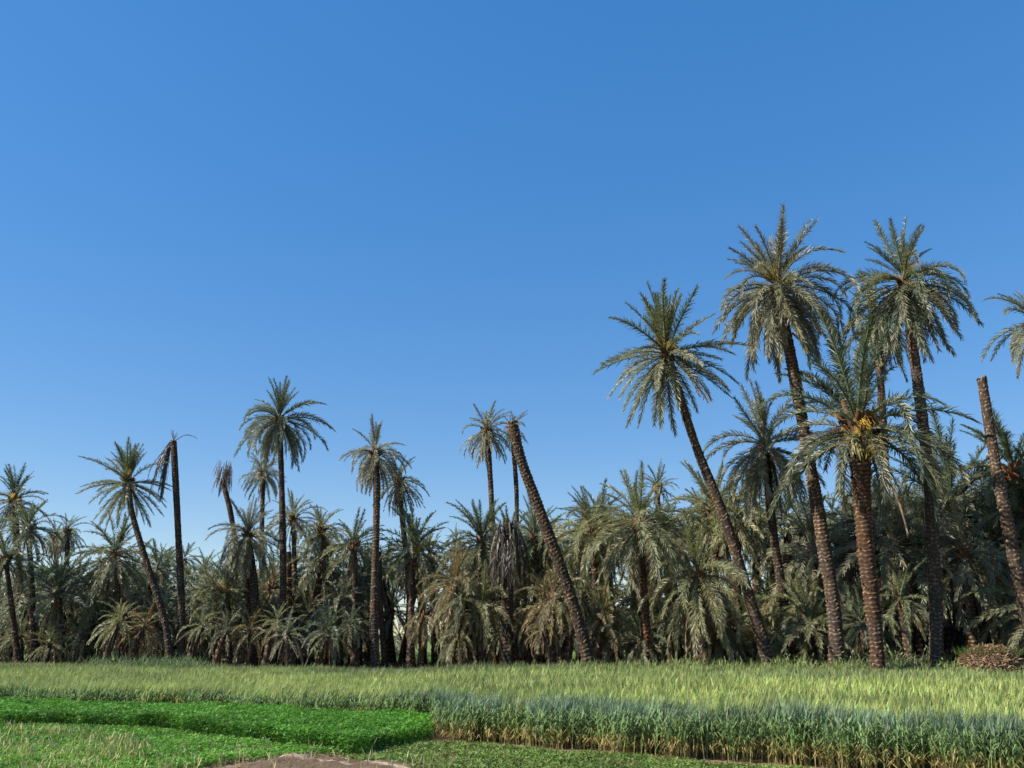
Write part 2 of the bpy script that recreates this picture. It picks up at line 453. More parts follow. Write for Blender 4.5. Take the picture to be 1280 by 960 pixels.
STYLES = {                # share of upright young fronds, elevation where the others start, of the oldest, exponent, dustiness of the old, bend of the fronds
    'burst': (.36, 46, -66, .9, .65, 0), 'droop': (.24, 46, -60, .75, .6, 1), 'tuft': (.3, 56, -18, .95, .6, 1), 'ball': (.27, 50, -42, .85, .5, 1),
    'weep': (.2, 48, -64, .6, .7, 1), 'small': (.4, 60, 10, 1.0, .3, 0),
}
def crown(root, loc, size, style, nf, tint, seed, far=False, dead=0, axis=Vector((0, 0, 1)), deadcol=DEAD, flat_az=None):
    """fronds in a golden spiral, upright young ones in the middle to hanging old ones below"""
    r = random.Random(seed)
    share, hi, lo, ex, old, bent = STYLES[style]
    table = FAR_FRONDS if far else FRONDS
    tilt = Vector((0, 0, 1)).rotation_difference(axis.lerp(Vector((0, 0, 1)), .6).normalized()).to_matrix()
    sc = size / 2.62
    for i in range(nf):
        u = (i + .5) / nf
        w = max(0.0, (u - share) / (1 - share))
        e = r.uniform(68 if not bent else 52, 89) if u < share else hi + (lo - hi) * w ** ex + r.uniform(-14, 14)
        az = i * 2.39996 + r.uniform(-.45, .45)
        if r.random() < .07: continue                        # a leaf lost
        k = nearest(table, e)
        me = r.choice(table[k][:2] if u < share or not bent else table[k][-3:])
        c = vary(tint, r)
        if u >= share and r.random() < .85:      # older leaves are dusty and bleached
            m = old * r.uniform(.35, 1.0) * min(1, .35 + w); q = vary(DUST if r.random() < .85 else GOLD, r); c = tuple(a * (1 - m) + b * m for a, b in zip(c, q))
        off = Vector((math.cos(az) * .14 * u, math.sin(az) * .14 * u, .22 - .5 * u))
        rot = (tilt @ Matrix.Rotation(az, 3, 'Z') @ Matrix.Rotation(math.radians(k - e) * .8, 3, 'Y') @ Matrix.Rotation(r.uniform(-.35, .35), 3, 'X')).to_euler()
        s = sc * r.uniform(.78, 1.12) * ((r.uniform(.9, 1.12) if style == 'tuft' else r.uniform(.66, .88)) if u < share else 1.0)
        obj("frond", me, root, loc + tilt @ (off * sc), rot, s, c)
    for i in range(dead):
        e = r.choice((-42, -66, -66, -80, -80)); az = r.random() * 6.283
        o = obj("dead_frond", r.choice(DEAD_FRONDS[e]), root, loc + Vector((math.cos(az) * .2, math.sin(az) * .2, -.35 - .3 * r.random())) * sc,
            (0, 0, az), sc * r.uniform(.7, 1.05), vary(deadcol, r, .3))

TRUNK_SEED = [100]
def palm(label, pix, D, Rpx, style='droop', nf=56, tint=GREEN, w=16, group=None, dead=0, stalks=0, far=None, bark=(1, 1, 1), taper=.8,
         relief=.16, flare=.35, cat="palm tree", name="date_palm", deadcol=DEAD, collar=True, lean=0.0, stalk_hang=0, swell=1.0):
    """pix: photograph pixels along the trunk from base to heart, all at distance D"""
    pts = [at(x, y, D + lean * i / max(1, len(pix) - 1)) for i, (x, y) in enumerate(pix)]
    base = pts[0]; base.z = float(terrain(base.x, base.y)) - .08
    TRUNK_SEED[0] += 1; sd = TRUNK_SEED[0]
    root = thing(name, label, cat, base, group)
    mpp = (pts[-1] - Vector((0, 0, CAM_H))).length / F * .93
    r = w * .395 * mpp
    loc = [p - base for p in pts]
    farq = D > 33 if far is None else far
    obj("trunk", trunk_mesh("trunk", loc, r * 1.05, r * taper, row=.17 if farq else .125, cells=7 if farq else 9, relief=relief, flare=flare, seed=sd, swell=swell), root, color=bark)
    if nf:
        ax = (loc[-1] - loc[-2]).normalized()
        size = Rpx * mpp * .97
        if collar: obj("crown_base", COLLARS[sd % 3], root, loc[-1], (0, 0, sd), max(.7, r * taper / .24) * .95, bark)
        crown(root, loc[-1], size, style, nf, tint, sd, farq, dead, ax, deadcol)
        rr = random.Random(sd)
        for k in range(stalks):
            az = -math.pi / 2 + (k - (stalks - 1) / 2) * 1.1 + rr.uniform(-.3, .3)
            obj("flower_stalk", STALKS[(k + stalk_hang) % 3], root, loc[-1] + Vector((math.cos(az) * .16, math.sin(az) * .16, .1 - .1 * k % 2)), (0, 0, az), size / 2.5, vary(YELLOW, rr))
    return root, base, loc, r

# --- right-hand group
palm("tall date palm leaning far left with a starburst crown standing clear of the grove", [(964, 836), (944, 770), (908, 655), (868, 552), (833, 440)], 27.0, 88, 'burst', 78, GREEN, 17, stalks=3, flare=.25, bark=(.85, .85, .85), relief=.09, dead=3)
palm("tallest date palm with a shaggy drooping crown beside the starburst palm", [(1046, 842), (1042, 760), (1020, 625), (993, 470), (972, 360)], 26.2, 92, 'droop', 92, GREY, 20, stalks=2, flare=.12, dead=3)
palm("tall date palm with a straight ringed trunk and feathery crown near the right edge", [(1168, 838), (1170, 780), (1163, 620), (1150, 500), (1130, 352)], 25.4, 86, 'droop', 68, GREEN, 17, stalks=1, flare=.5, dead=2)
_stout = palm("stout short date palm with thick fibrous trunk and yellow flower stalks under the crown", [(1098, 842), (1092, 770), (1080, 660), (1073, 534)], 24.7, 122, 'tuft', 52, BLUE, 19, stalks=1, taper=1.95, swell=2.2, flare=.2, relief=.2, bark=(.95, .82, .72), dead=2, stalk_hang=1)
_rt, _b, _loc, _r = _stout
rr = random.Random(31)
for k in range(16):
    az = -math.pi / 2 + rr.uniform(-1.9, 1.9)
    obj("flower_stalk", STALKS[1], _rt, _loc[-1] + Vector((math.cos(az) * _r * 1.5, math.sin(az) * _r * 1.5, rr.uniform(-.75, -.1))), (0, rr.uniform(.6, 1.3), az), rr.uniform(.8, 1.2), vary(rr.choice((YELLOW, (.24, .2, .05), (.17, .17, .05), (.15, .12, .06))), rr))
palm("slimmer date palm whose crown is tucked behind the tall straight ringed palm", [(1114, 838), (1108, 640), (1103, 510), (1094, 402)], 31, 62, 'weep', 48, OLIVE, 13, far=False, dead=8, bark=(.9, .8, .7))
palm("date palm cut off by the right edge with only its left fronds in view", [(1330, 838), (1312, 600), (1296, 400)], 30, 58, 'droop', 50, OLIVE, 16, far=False, dead=4)
palm("mid height date palm with a skirt of dead fronds behind the starburst palm", [(984, 838), (982, 770), (966, 660), (956, 556)], 29, 82, 'droop', 62, GREY, 15, far=False, dead=14, bark=(.7, .7, .7))
palm("dark upright date palm in shade between the ringed palm and the stump", [(1202, 838), (1197, 740), (1190, 640)], 31, 88, 'tuft', 56, BLUE, 18, far=False, dead=10)
palm("date palm at the right edge behind the tall bare stump", [(1286, 838), (1276, 720), (1268, 590)], 29, 86, 'droop', 56, GREEN, 26, far=False, dead=8, bark=(.95, .6, .5))
palm("short sunlit trunk palm beside the heap of dead fronds", [(1218, 838), (1211, 760), (1204, 690)], 27.0, 70, 'weep', 44, GREY, 17, dead=10, bark=(1.25, 1.05, .85))
palm("low arching date palm between the stout palm and the ringed palm", [(1128, 838), (1122, 740), (1118, 680)], 28.2, 84, 'ball', 52, GREY, 20, dead=8)
palm("low date palm with grey fronds right of the tallest palm", [(1010, 838), (1014, 760), (1016, 690)], 30.5, 80, 'weep', 50, GREY, 18, far=False, dead=10)
# --- middle
palm("broad date palm with arching olive fronds over a reddish trunk", [(808, 832), (806, 760), (799, 655)], 28.6, 84, 'droop', 62, OLIVE, 15, dead=6, bark=(1.15, .75, .6), far=False)
palm("distant tall date palm whose crown is left of the leaning bare trunk", [(622, 828), (615, 640), (609, 538)], 39, 42, 'droop', 54, GREY, 11, dead=6)
palm("distant date palm half hidden behind the top of the leaning bare trunk", [(640, 828), (646, 640), (640, 538)], 40, 24, 'weep', 26, GREY, 9, dead=2)
palm("small upright palm tip peeping over the canopy", [(824, 828), (822, 610)], 40, 30, 'tuft', 30, GREEN, 10)
palm("bushy green date palm at the left of the middle thicket", [(598, 832), (600, 760), (602, 676)], 33.5, 62, 'ball', 54, GREEN, 16, dead=8, far=False)
palm("golden browned date palm with a drooping mop beside the open gap", [(577, 832), (574, 780), (570, 730)], 31.5, 58, 'weep', 52, GOLD, 12, dead=12, far=False, deadcol=GOLD)
palm("squat olive date palm with wide fronds left of the starburst palm's trunk", [(880, 838), (876, 780), (872, 720)], 27.8, 84, 'weep', 60, OLIVE, 20, dead=10, far=False)
palm("grey olive date palm right of the leaning bare trunk", [(748, 832), (744, 720), (740, 662)], 31.5, 70, 'ball', 54, OLIVE, 14, dead=8, far=False)
palm("olive date palm whose crown fills the canopy above the squat palm", [(890, 832), (894, 720), (892, 640)], 33, 74, 'ball', 50, OLIVE, 14, dead=6, far=False)
palm("dusty date palm with golden lower fronds leaning over the bare trunk's foot", [(704, 832), (700, 790), (692, 748)], 30.0, 58, 'weep', 48, GOLD, 16, dead=12, far=False, deadcol=GOLD)
palm("dusty green date palm just behind the middle of the leaning bare trunk", [(676, 832), (672, 740), (668, 672)], 34, 58, 'ball', 50, GREEN, 14, dead=8, far=False)
# --- left
palm("tall straight date palm with a ringed base left of the open gap", [(470, 832), (468, 760), (471, 620), (469, 566)], 33.5, 50, 'droop', 58, GREY, 13, dead=6, flare=.45, far=False)
palm("leaning companion palm with hanging dead fronds right of the straight ringed base palm", [(516, 830), (510, 720), (503, 650), (498, 600)], 37, 40, 'weep', 46, GREEN, 10, dead=14)
palm("tallest palm of the left half with a straight dark trunk", [(353, 832), (354, 720), (352, 600), (349, 524)], 35.0, 60, 'droop', 68, GREEN, 11, dead=5, flare=.2, bark=(.7, .7, .7), far=False)
palm("smaller palm whose crown peeps left of the tallest left palm", [(330, 830), (327, 700), (329, 592)], 40, 32, 'ball', 48, GREY, 9, dead=3)
palm("leaning date palm with a round open crown left of the dead drooping palm", [(216, 832), (206, 776), (184, 706), (165, 640), (160, 602)], 33.8, 50, 'burst', 60, GREEN, 10, stalks=1, flare=.2, bark=(.75, .75, .75), far=False)
palm("tall palm at the left edge with an upright crown and yellow heart", [(26, 832), (24, 720), (18, 624)], 38, 42, 'burst', 50, BLUE, 9, stalks=3)
palm("date palm directly below and right of the yellow hearted left edge palm", [(43, 832), (40, 740), (35, 660)], 36.6, 40, 'ball', 50, GREEN, 9, dead=4)
palm("distant palm with a dark beard of dead fronds, right one of a close pair", [(86, 830), (84, 720), (84, 664)], 47, 26, 'weep', 40, GREEN, 7, dead=26, deadcol=DGREY)
palm("distant palm with a dark beard of dead fronds, left one of a close pair", [(72, 830), (70, 720), (70, 672)], 48, 22, 'weep', 34, GREEN, 7, dead=24, deadcol=DGREY)
palm("date palm with a full feathery crown under the leaning round crowned palm", [(153, 832), (148, 760), (144, 694)], 37, 54, 'droop', 60, GREEN, 10, dead=12)
palm("low date palm with a long pale skirt of hanging fronds near the left edge", [(76, 832), (74, 780), (72, 742)], 36.4, 44, 'tuft', 46, BLUE, 14, dead=26, stalks=1, deadcol=(0.27, 0.24, 0.12))
palm("dense date palm on twin dark trunks left of the tallest left palm", [(322, 832), (318, 740), (310, 668)], 35, 52, 'weep', 60, GREY, 14, dead=12, bark=(.7, .7, .7), far=False)
palm("small crowned palm directly behind the tallest left palm's trunk", [(372, 830), (368, 700), (366, 648)], 39, 40, 'ball', 44, GREY, 9, dead=6)
palm("date palm with a neat green crown right of the tallest left palm", [(412, 830), (407, 740), (402, 662)], 38, 40, 'droop', 50, OLIVE, 9, dead=14)
palm("date palm with orange flower stalks beside the golden mop palm", [(513, 830), (514, 760), (518, 690)], 36, 52, 'tuft', 52, GREEN, 11, dead=12, stalks=2)
palm("date palm with yellowish fronds just left of the straight ringed base palm", [(444, 830), (444, 760), (442, 682)], 37, 46, 'ball', 50, OLIVE, 10, dead=8)
palm("low date palm with splayed pale fronds left of the twin dark trunks", [(286, 832), (284, 780), (282, 735)], 36, 48, 'ball', 48, OLIVE, 14, dead=12, deadcol=(0.27, 0.24, 0.12))
palm("low palm with yellowed hanging fronds between the twin trunks and tallest left palm", [(338, 832), (340, 790), (340, 735)], 37, 36, 'weep', 40, GOLD, 12, dead=14, deadcol=(0.27, 0.24, 0.12))
palm("low arching date palm between the tallest left palm and the straight ringed base palm", [(420, 832), (424, 790), (426, 755)], 36, 46, 'ball', 44, GREY, 12, dead=8)
palm("low grey fronded palm at the foot of the leaning round crowned palm", [(158, 832), (156, 800), (154, 775)], 36, 36, 'weep', 40, GREY, 12, dead=8)
palm("low browned palm between the leaning round crowned palm and the dead drooping palm", [(200, 832), (198, 805), (196, 785)], 36.5, 36, 'weep', 40, GOLD, 12, dead=10)
palm("low palm with a broad mop over red brown stems in the open gap", [(524, 832), (528, 800), (530, 770)], 34, 36, 'weep', 42, GOLD, 9, dead=8, far=False)

# bare slanting stems in the gap and trunks of the twin palm
def bare_trunk(label, pix, D, w, name="palm_trunk", cat="palm trunk", bark=(1, 1, 1), relief=.2, flare=.3, taper=.85, ragged=0.0, group=None, lean=0.0):
    pts = [at(x, y, D + lean * i / (len(pix) - 1)) for i, (x, y) in enumerate(pix)]
    base = pts[0]; base.z = float(terrain(base.x, base.y)) - .08
    TRUNK_SEED[0] += 1
    mpp = (pts[-1] - Vector((0, 0, CAM_H))).length / F * .93
    loc = [p - base for p in pts]
    root = thing(name, label, cat, base, group)
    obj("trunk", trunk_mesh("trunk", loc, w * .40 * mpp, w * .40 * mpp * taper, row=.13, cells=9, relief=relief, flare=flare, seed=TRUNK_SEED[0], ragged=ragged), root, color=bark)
    return root, loc, mpp

rt, loc, mpp = bare_trunk("thick leaning bare palm trunk with a stubby broken crown", [(742, 838), (715, 750), (690, 680), (667, 618), (650, 570), (641, 528)], 28, 20, relief=.2, bark=(.75, .75, .75), flare=.3)
rr = random.Random(77)
for i in range(11):
    az = rr.uniform(0, 6.28)
    obj("frond", rr.choice(FRONDS[rr.choice((44, 26, 6, -18))]), rt, loc[-1] + Vector((0, 0, -.1)), (0, 0, az), rr.uniform(.16, .3), vary(GREY, rr))
rt, loc, mpp = bare_trunk("tall headless palm stump with a jagged top near the right edge", [(1298, 842), (1277, 740), (1250, 610), (1236, 530), (1228, 478)], 24.2, 18, relief=.18, taper=.72, ragged=.22, flare=.2)
rt, loc, mpp = bare_trunk("dead palm with a few brown fronds drooping down its left side", [(229, 836), (227, 760), (222, 650), (217, 552)], 34.0, 10, relief=.14, bark=(.75, .72, .72), flare=.3, taper=.95)
rr = random.Random(5)
for i in range(13):
    e = rr.choice((-42, -66, -66, -80)); az = math.pi + rr.uniform(-.9, .9)
    obj("dead_frond", rr.choice(DEAD_FRONDS[e]), rt, loc[-1] + Vector((-.1, 0, rr.uniform(-.35, .1))), (0, 0, az), rr.uniform(.5, .95), vary(DGREY, rr))
for i in range(6):
    az = rr.uniform(0, 6.28)
    obj("dead_frond", rr.choice(DEAD_FRONDS[-66]), rt, loc[-1] + Vector((0, 0, .05)), (math.pi * rr.uniform(.9, 1.1), 0, az), rr.uniform(.1, .2), vary(DEAD, rr))
rib = [loc[-1], loc[-1] + Vector((.45, 0, .28)), loc[-1] + Vector((.85, 0, .22)), loc[-1] + Vector((1.0, 0, .12))]
obj("leaf_rib", trunk_mesh("leaf_rib", rib, .018, .008, row=.2, cells=3, relief=0, flare=0, seed=3), rt, color=(.8, .8, .8))
rt, loc, mpp = bare_trunk("dead palm with a club shaped head of withered fronds", [(310, 834), (300, 720), (289, 645), (282, 615), (279, 600)], 40, 8, relief=.14, bark=(.8, .7, .7), taper=1.0)
rr = random.Random(8)
for i in range(54):
    az = rr.uniform(0, 6.28)
    obj("dead_frond", rr.choice(DEAD_FRONDS[rr.choice((-66, -80, -80))]), rt, loc[-1] + Vector((math.cos(az) * .28, math.sin(az) * .28, rr.uniform(.0, 1.0))), (0, rr.uniform(-.1, .1), az), rr.uniform(.26, .38), vary((0.22, .15, .10), rr, .3))
rt, loc, mpp = bare_trunk("dead palm wrapped in a long curtain of dead fronds in the middle thicket", [(634, 834), (634, 760), (635, 655)], 30.5, 20, relief=.2, bark=(.6, .6, .6))
rr = random.Random(9)
for i in range(34):
    az = rr.uniform(0, 6.28)
    obj("dead_frond", rr.choice(DEAD_FRONDS[rr.choice((-66, -80, -80))]), rt, loc[-1] + Vector((math.cos(az) * .3, math.sin(az) * .3, rr.uniform(-.6, .2))), (0, 0, az), rr.uniform(.6, .95), vary((.085, .068, .048), rr, .35))
bare_trunk("orange brown slanting palm stem leaning right in the open gap", [(498, 828), (508, 790), (522, 735)], 40, 6, bark=(1.3, .95, .7))
bare_trunk("dark palm stem curving left out of the open gap", [(494, 828), (486, 770), (474, 700)], 41, 7, bark=(1.0, .75, .65))
bare_trunk("brown stem standing right of the slanting orange brown stem", [(510, 826), (512, 780), (520, 720)], 42, 6, bark=(1.1, .8, .65))
bare_trunk("left trunk of the twin dark trunks left of the tallest left palm", [(312, 834), (310, 760), (306, 690)], 35.6, 11, bark=(.8, .75, .7))
bare_trunk("thick trunk close behind the right side of the tallest left palm", [(362, 832), (361, 770), (360, 690)], 38, 12, bark=(1.0, .85, .75))
bare_trunk("trunk beside the straight ringed base palm in its shade", [(482, 832), (476, 760), (474, 690)], 36, 9, bark=(.7, .65, .6))
palm("slender palm bending left at the left edge, below the yellow hearted palm", [(26, 832), (15, 760), (7, 700)], 35.5, 38, 'ball', 44, GREEN, 8, dead=8, bark=(.7, .65, .6))

# --- the grove behind: palms of one kind that nothing tells apart
SKYLINE = [(-200, 690), (0, 690), (60, 706), (110, 690), (200, 676), (260, 672), (300, 664), (400, 662), (450, 660), (540, 660), (580, 645), (640, 640), (700, 625), (740, 612), (860, 604), (900, 600), (1000, 600), (1100, 585), (1200, 585), (1280, 570), (1480, 560)]
def skyline(px):
    return float(np.interp(px, [p[0] for p in SKYLINE], [p[1] for p in SKYLINE]))
FAR_TRUNKS = {}
for h in (1.5, 3, 4.5, 6, 8):
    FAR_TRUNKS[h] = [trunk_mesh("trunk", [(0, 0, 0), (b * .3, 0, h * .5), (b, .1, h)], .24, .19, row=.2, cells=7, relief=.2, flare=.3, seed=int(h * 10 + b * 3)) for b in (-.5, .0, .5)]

GROVE = []
def grove_palm(px, Y, heart_y, Rpx, r, tint, nf, name, label, group, dead):
    p = at(px, heart_y, Y)
    base = Vector((p.x, Y, float(terrain(p.x, Y)) - .06))
    h = max(p.z - base.z, .4)
    root = thing(name, label, "palm tree", base, group)
    GROVE.append((px, name, Y - tree_line(base.x), root, tint))
    mpp = (p - Vector((0, 0, CAM_H))).length / F * .93
    k = nearest(FAR_TRUNKS, h); j = r.randrange(3); b = (-.5, 0, .5)[j]
    zs = h / k
    obj("trunk", FAR_TRUNKS[k][j], root, (0, 0, 0), None, ((.62, .62, zs) if name == 'young_date_palm' else (.85, .85, zs)), vary((.85, .78, .72), r))
    crown(root, Vector((b * (.62 if name == 'young_date_palm' else .85), .1 * (.62 if name == 'young_date_palm' else .85), h)), Rpx * mpp * 1.0, r.choice(('droop', 'ball', 'ball', 'weep')), nf, tint, r.randrange(10 ** 6), Y > 31, dead)

r = random.Random(2024)
n_g = 0
px = -150
while px < 1430:
    if 452 < px < 552:
        grove_palm(px, tree_line((px - 640) / F * 32) + r.uniform(9, 14), r.uniform(692, 728), r.uniform(42, 50), r, vary(GREEN, r, .15), 38,
                   "date_palm", "dusty green date palm within the dense grove behind the front row", "date palms deep in the grove", 6)
    else:
        D0 = tree_line((px - 640) / F * 32)
        Y = D0 + r.uniform(5, 11); Rp = r.uniform(50, 66) * 30 / Y * 1.05
        warm = 560 < px < 960
        grove_palm(px, Y, skyline(px) + Rp * .62 + r.uniform(0, 62), Rp, r, vary(r.choice((OLIVE, OLIVE, GREY, GREEN) if warm else (GREEN, GREEN, BLUE, GREY)), r, .15), 40,
                   "date_palm", "dusty green date palm within the dense grove behind the front row", "date palms deep in the grove", r.choice((0, 4, 8)))
        n_g += 1
    px += r.uniform(15, 27)
px = -260
while px < 1530:                      # a second rank further back
    D0 = tree_line((px - 640) / F * 32)
    Y = D0 + r.uniform(16, 34); Rp = r.uniform(50, 66) * 30 / Y
    gap = 470 < px < 560
    if not gap or r.random() < .8:
        grove_palm(px, Y, (skyline(px) + Rp * .75 + r.uniform(2, 50)) if not gap else r.uniform(680, 730), Rp, r, vary(r.choice((GREEN, BLUE, GREY, OLIVE)), r, .15), 30,
                   "date_palm", "dusty green date palm within the dense grove behind the front row", "date palms deep in the grove", 0)
        n_g += 1
    px += r.uniform(18, 30)
px = -260
while px < 1530:                      # the far side of the grove
    Y = r.uniform(62, 100); gap = 455 < px < 565; Rp = r.uniform(50, 66) * 30 / Y
    grove_palm(px, Y, r.uniform(785, 797) if gap else r.uniform(715, 785), Rp * 1.25, r, vary(r.choice((GREEN, BLUE, GREY)), r, .15), 24,
               "date_palm", "dusty green date palm within the dense grove behind the front row", "date palms deep in the grove", 0)
    px += r.uniform(18, 26)
# young palms without a visible trunk, at the feet of the tall ones
px = -120
n_y = 0
while px < 1420:
    gap = 455 < px < 560 or 1180 < px < 1262
    if not gap:
        D0 = tree_line((px - 640) / F * 30)
        Y = D0 + (r.uniform(1.2, 7) if px > 560 else r.uniform(3.5, 9)); dense = 640 < px < 1000
        Rp = r.uniform(38, 60) * 30 / Y
        col = r.choice((OLIVE, OLIVE, GREY, GOLD, GREEN)) if dense or 560 < px < 700 else r.choice((GREEN, GREY, OLIVE, BLUE))
        grove_palm(px, Y, r.uniform(735, 800) if dense else r.uniform(745, 806), Rp, r, vary(col, r, .15), 30,
                   "young_date_palm", "young bushy date palm sprouting low between the trunks of the grove", "young palms at the feet of the grove", r.choice((0, 3, 6)))
        n_y += 1
    px += r.uniform(10, 17) if 640 < px < 1000 else r.uniform(12, 22)
px = -60
while px < 1000:                      # a shaggy front fringe, fronds almost on the field
    if not (470 < px < 552 or 205 < px < 236 or 340 < px < 366 or 460 < px < 480 or 722 < px < 752 or 940 < px < 975):
        Y = tree_line((px - 640) / F * 30) + r.uniform(.9, 2.6); Rp = r.uniform(26, 42) * 30 / Y
        grove_palm(px, Y, r.uniform(778, 806), Rp, r, vary(r.choice((OLIVE, GREY, GREEN, GOLD, GREY)), r, .15), 26,
                   "young_date_palm", "young bushy date palm sprouting low between the trunks of the grove", "young palms at the feet of the grove", 5)
    px += r.uniform(14, 30) if px > 640 else r.uniform(26, 52)
px = -120
while px < 1420:                      # and more of them further in, closing the low gaps
    if not 490 < px < 548:
        Y = tree_line((px - 640) / F * 30) + r.uniform(9, 17); Rp = r.uniform(46, 66) * 30 / Y
        grove_palm(px, Y, r.uniform(735, 785), Rp, r, vary(r.choice((GREEN, GREY, OLIVE, BLUE)), r, .15), 30,
                   "young_date_palm", "young bushy date palm sprouting low between the trunks of the grove", "young palms at the feet of the grove", 4)
    px += r.uniform(14, 24)

# each palm of the nearer ranks is told apart by the tall palm it stands behind
MARKS = [(24, "yellow hearted palm"), (74, "pale skirted low palm"), (148, "full feathery left palm"), (196, "leaning round crowned palm"),
         (227, "dead drooping palm"), (284, "splayed pale fronded palm"), (318, "twin dark trunks"), (354, "tallest left palm"), (408, "neat green crowned palm"),
         (469, "straight ringed base palm"), (514, "orange flowered palm"), (575, "golden mop palm"), (634, "curtained dead palm"), (714, "leaning bare trunk"),
         (805, "broad reddish trunked palm"), (876, "squat olive palm"), (940, "starburst palm"), (980, "skirted mid height palm"), (1040, "tallest palm"),
         (1090, "stout palm"), (1168, "tall ringed palm"), (1211, "short sunlit palm"), (1275, "bare stump")]
slots = {}
for (gx, name, back, root, tint) in sorted(GROVE, key=lambda q: q[0]):
    if not 0 < gx < 1280 or back > 36: continue
    rank = ("at the foot" if back < 9 else "set back") if name == "young_date_palm" else "close behind" if back < 13 else "far behind"
    near = [m for m in MARKS if m[0] <= gx]
    where = ("right of the " + near[-1][1]) if near else "left of the yellow hearted palm"
    slots.setdefault((rank, where), []).append((root, tint, name))
for (rank, where), lst in slots.items():
    for k, (root, tint, name) in enumerate(lst):
        hue = "golden" if tint[0] > .2 else "olive" if tint[0] > tint[1] * 1.01 and tint[2] < .075 else "grey" if tint[0] > .14 else "green"
        n_ = len(lst)
        ordn = ("leftmost", "second", "third", "fourth", "fifth", "sixth", "seventh", "eighth", "ninth", "tenth")
        pos = "" if n_ == 1 else " %s of %d" % ("rightmost" if k == n_ - 1 else ordn[k], n_)
        kind = "young palm" if name == "young_date_palm" else "palm"
        root["label"] = "%s %s%s %s %s" % (hue, kind, pos, rank, where)

# ------------------------------------------------------------------ heap of dead fronds under the stump
def heap():
    c = at(1240, 838, 24.6); c.z = float(terrain(c.x, c.y)) + .08
    root = thing("frond_heap", "brown heap of cut dead fronds with grass on top beside the stump", "heap", c)
    rr = np.random.default_rng(4)
    K, J = 28, 10; V, C = [], []
    for j in range(J + 1):
        for k in range(K):
            a = k / K * 2 * math.pi; e = j / J
            rad = .86 * math.cos(e * math.pi / 2) ** .7; z = .78 * math.sin(e * math.pi / 2)
            nn = 1 + .18 * (rr.random() - .5)
            V.append((math.cos(a) * rad * nn, math.sin(a) * rad * .8 * nn, z * nn)); C.append((.12, .075, .05))
    ff = [(j * K + k, j * K + (k + 1) % K, (j + 1) * K + (k + 1) % K, (j + 1) * K + k) for j in range(J) for k in range(K)]
    obj("mound", mesh_np("mound", V, [np.array(ff)], M_EARTH, np.array(C)), root)
    V, Q, C = [], [], []
    for i in range(3600):
        a, e = rr.random() * 6.283, rr.random() ** .8
        rad = .89 * math.cos(e * math.pi / 2) ** .7
        p = np.array((math.cos(a) * rad, math.sin(a) * rad * .8, .8 * math.sin(e * math.pi / 2)))
        d1 = rr.normal(size=3); d1[2] *= .5; d1 /= np.linalg.norm(d1); w = np.cross(d1, rr.normal(size=3)); w = w / np.linalg.norm(w) * .01
        l = rr.uniform(.06, .2); b0 = len(V)
        V += [p - d1 * l - w, p - d1 * l + w, p + d1 * l + w, p + d1 * l - w]; Q.append((b0, b0 + 1, b0 + 2, b0 + 3))
        col = np.array(((.27, .18, .10), (.18, .115, .065), (.36, .26, .16), (.2, .115, .07))[rr.integers(4)]); C += [col] * 4
    o = obj("dead_leaflets", mesh_np("dead_leaflets", V, [np.array(Q)], M_DRY, np.array(C)), root); o["kind"] = "stuff"
    V, T, C = [], [], []
    for i in range(700):
        p = np.array((rr.normal() * .42, rr.normal() * .25, .7 - .1 * rr.random())); t = p + np.array((rr.normal() * .08, rr.normal() * .08, rr.uniform(.1, .28)))
        b0 = len(V); w = np.array((.016, .005, 0)); V += [p - w, p + w, t]; T.append((b0, b0 + 1, b0 + 2)); C += [(.16, .22, .05)] * 3
    o = obj("grass_tuft", mesh_np("grass_tuft", V, [np.array(T)], M_CROP, np.array(C)), root); o["kind"] = "stuff"
heap()

# ------------------------------------------------------------------ crops
def poly_mask(x, y, poly):
    P = np.array([(p.x, p.y) if hasattr(p, 'x') else p for p in poly]); inside = np.zeros(len(x), bool); j = len(P) - 1
    for i in range(len(P)):
        c = ((P[i, 1] > y) != (P[j, 1] > y)) & (x < (P[j, 0] - P[i, 0]) * (y - P[i, 1]) / (P[j, 1] - P[i, 1] + 1e-12) + P[i, 0])
        inside ^= c; j = i
    return inside

def scatter(poly, dens, seed):
    P = np.array([(p.x, p.y) if hasattr(p, 'x') else p for p in poly]); lo, hi = P.min(0), P.max(0)
    rg = np.random.default_rng(seed); n = int(dens * (hi - lo).prod())
    p = lo + rg.random((n, 2)) * (hi - lo)
    return p[poly_mask(p[:, 0], p[:, 1], poly)]

def in_view(p, margin=3.5):
    return (np.abs(p[:, 0]) < p[:, 1] * 0.69 + margin)

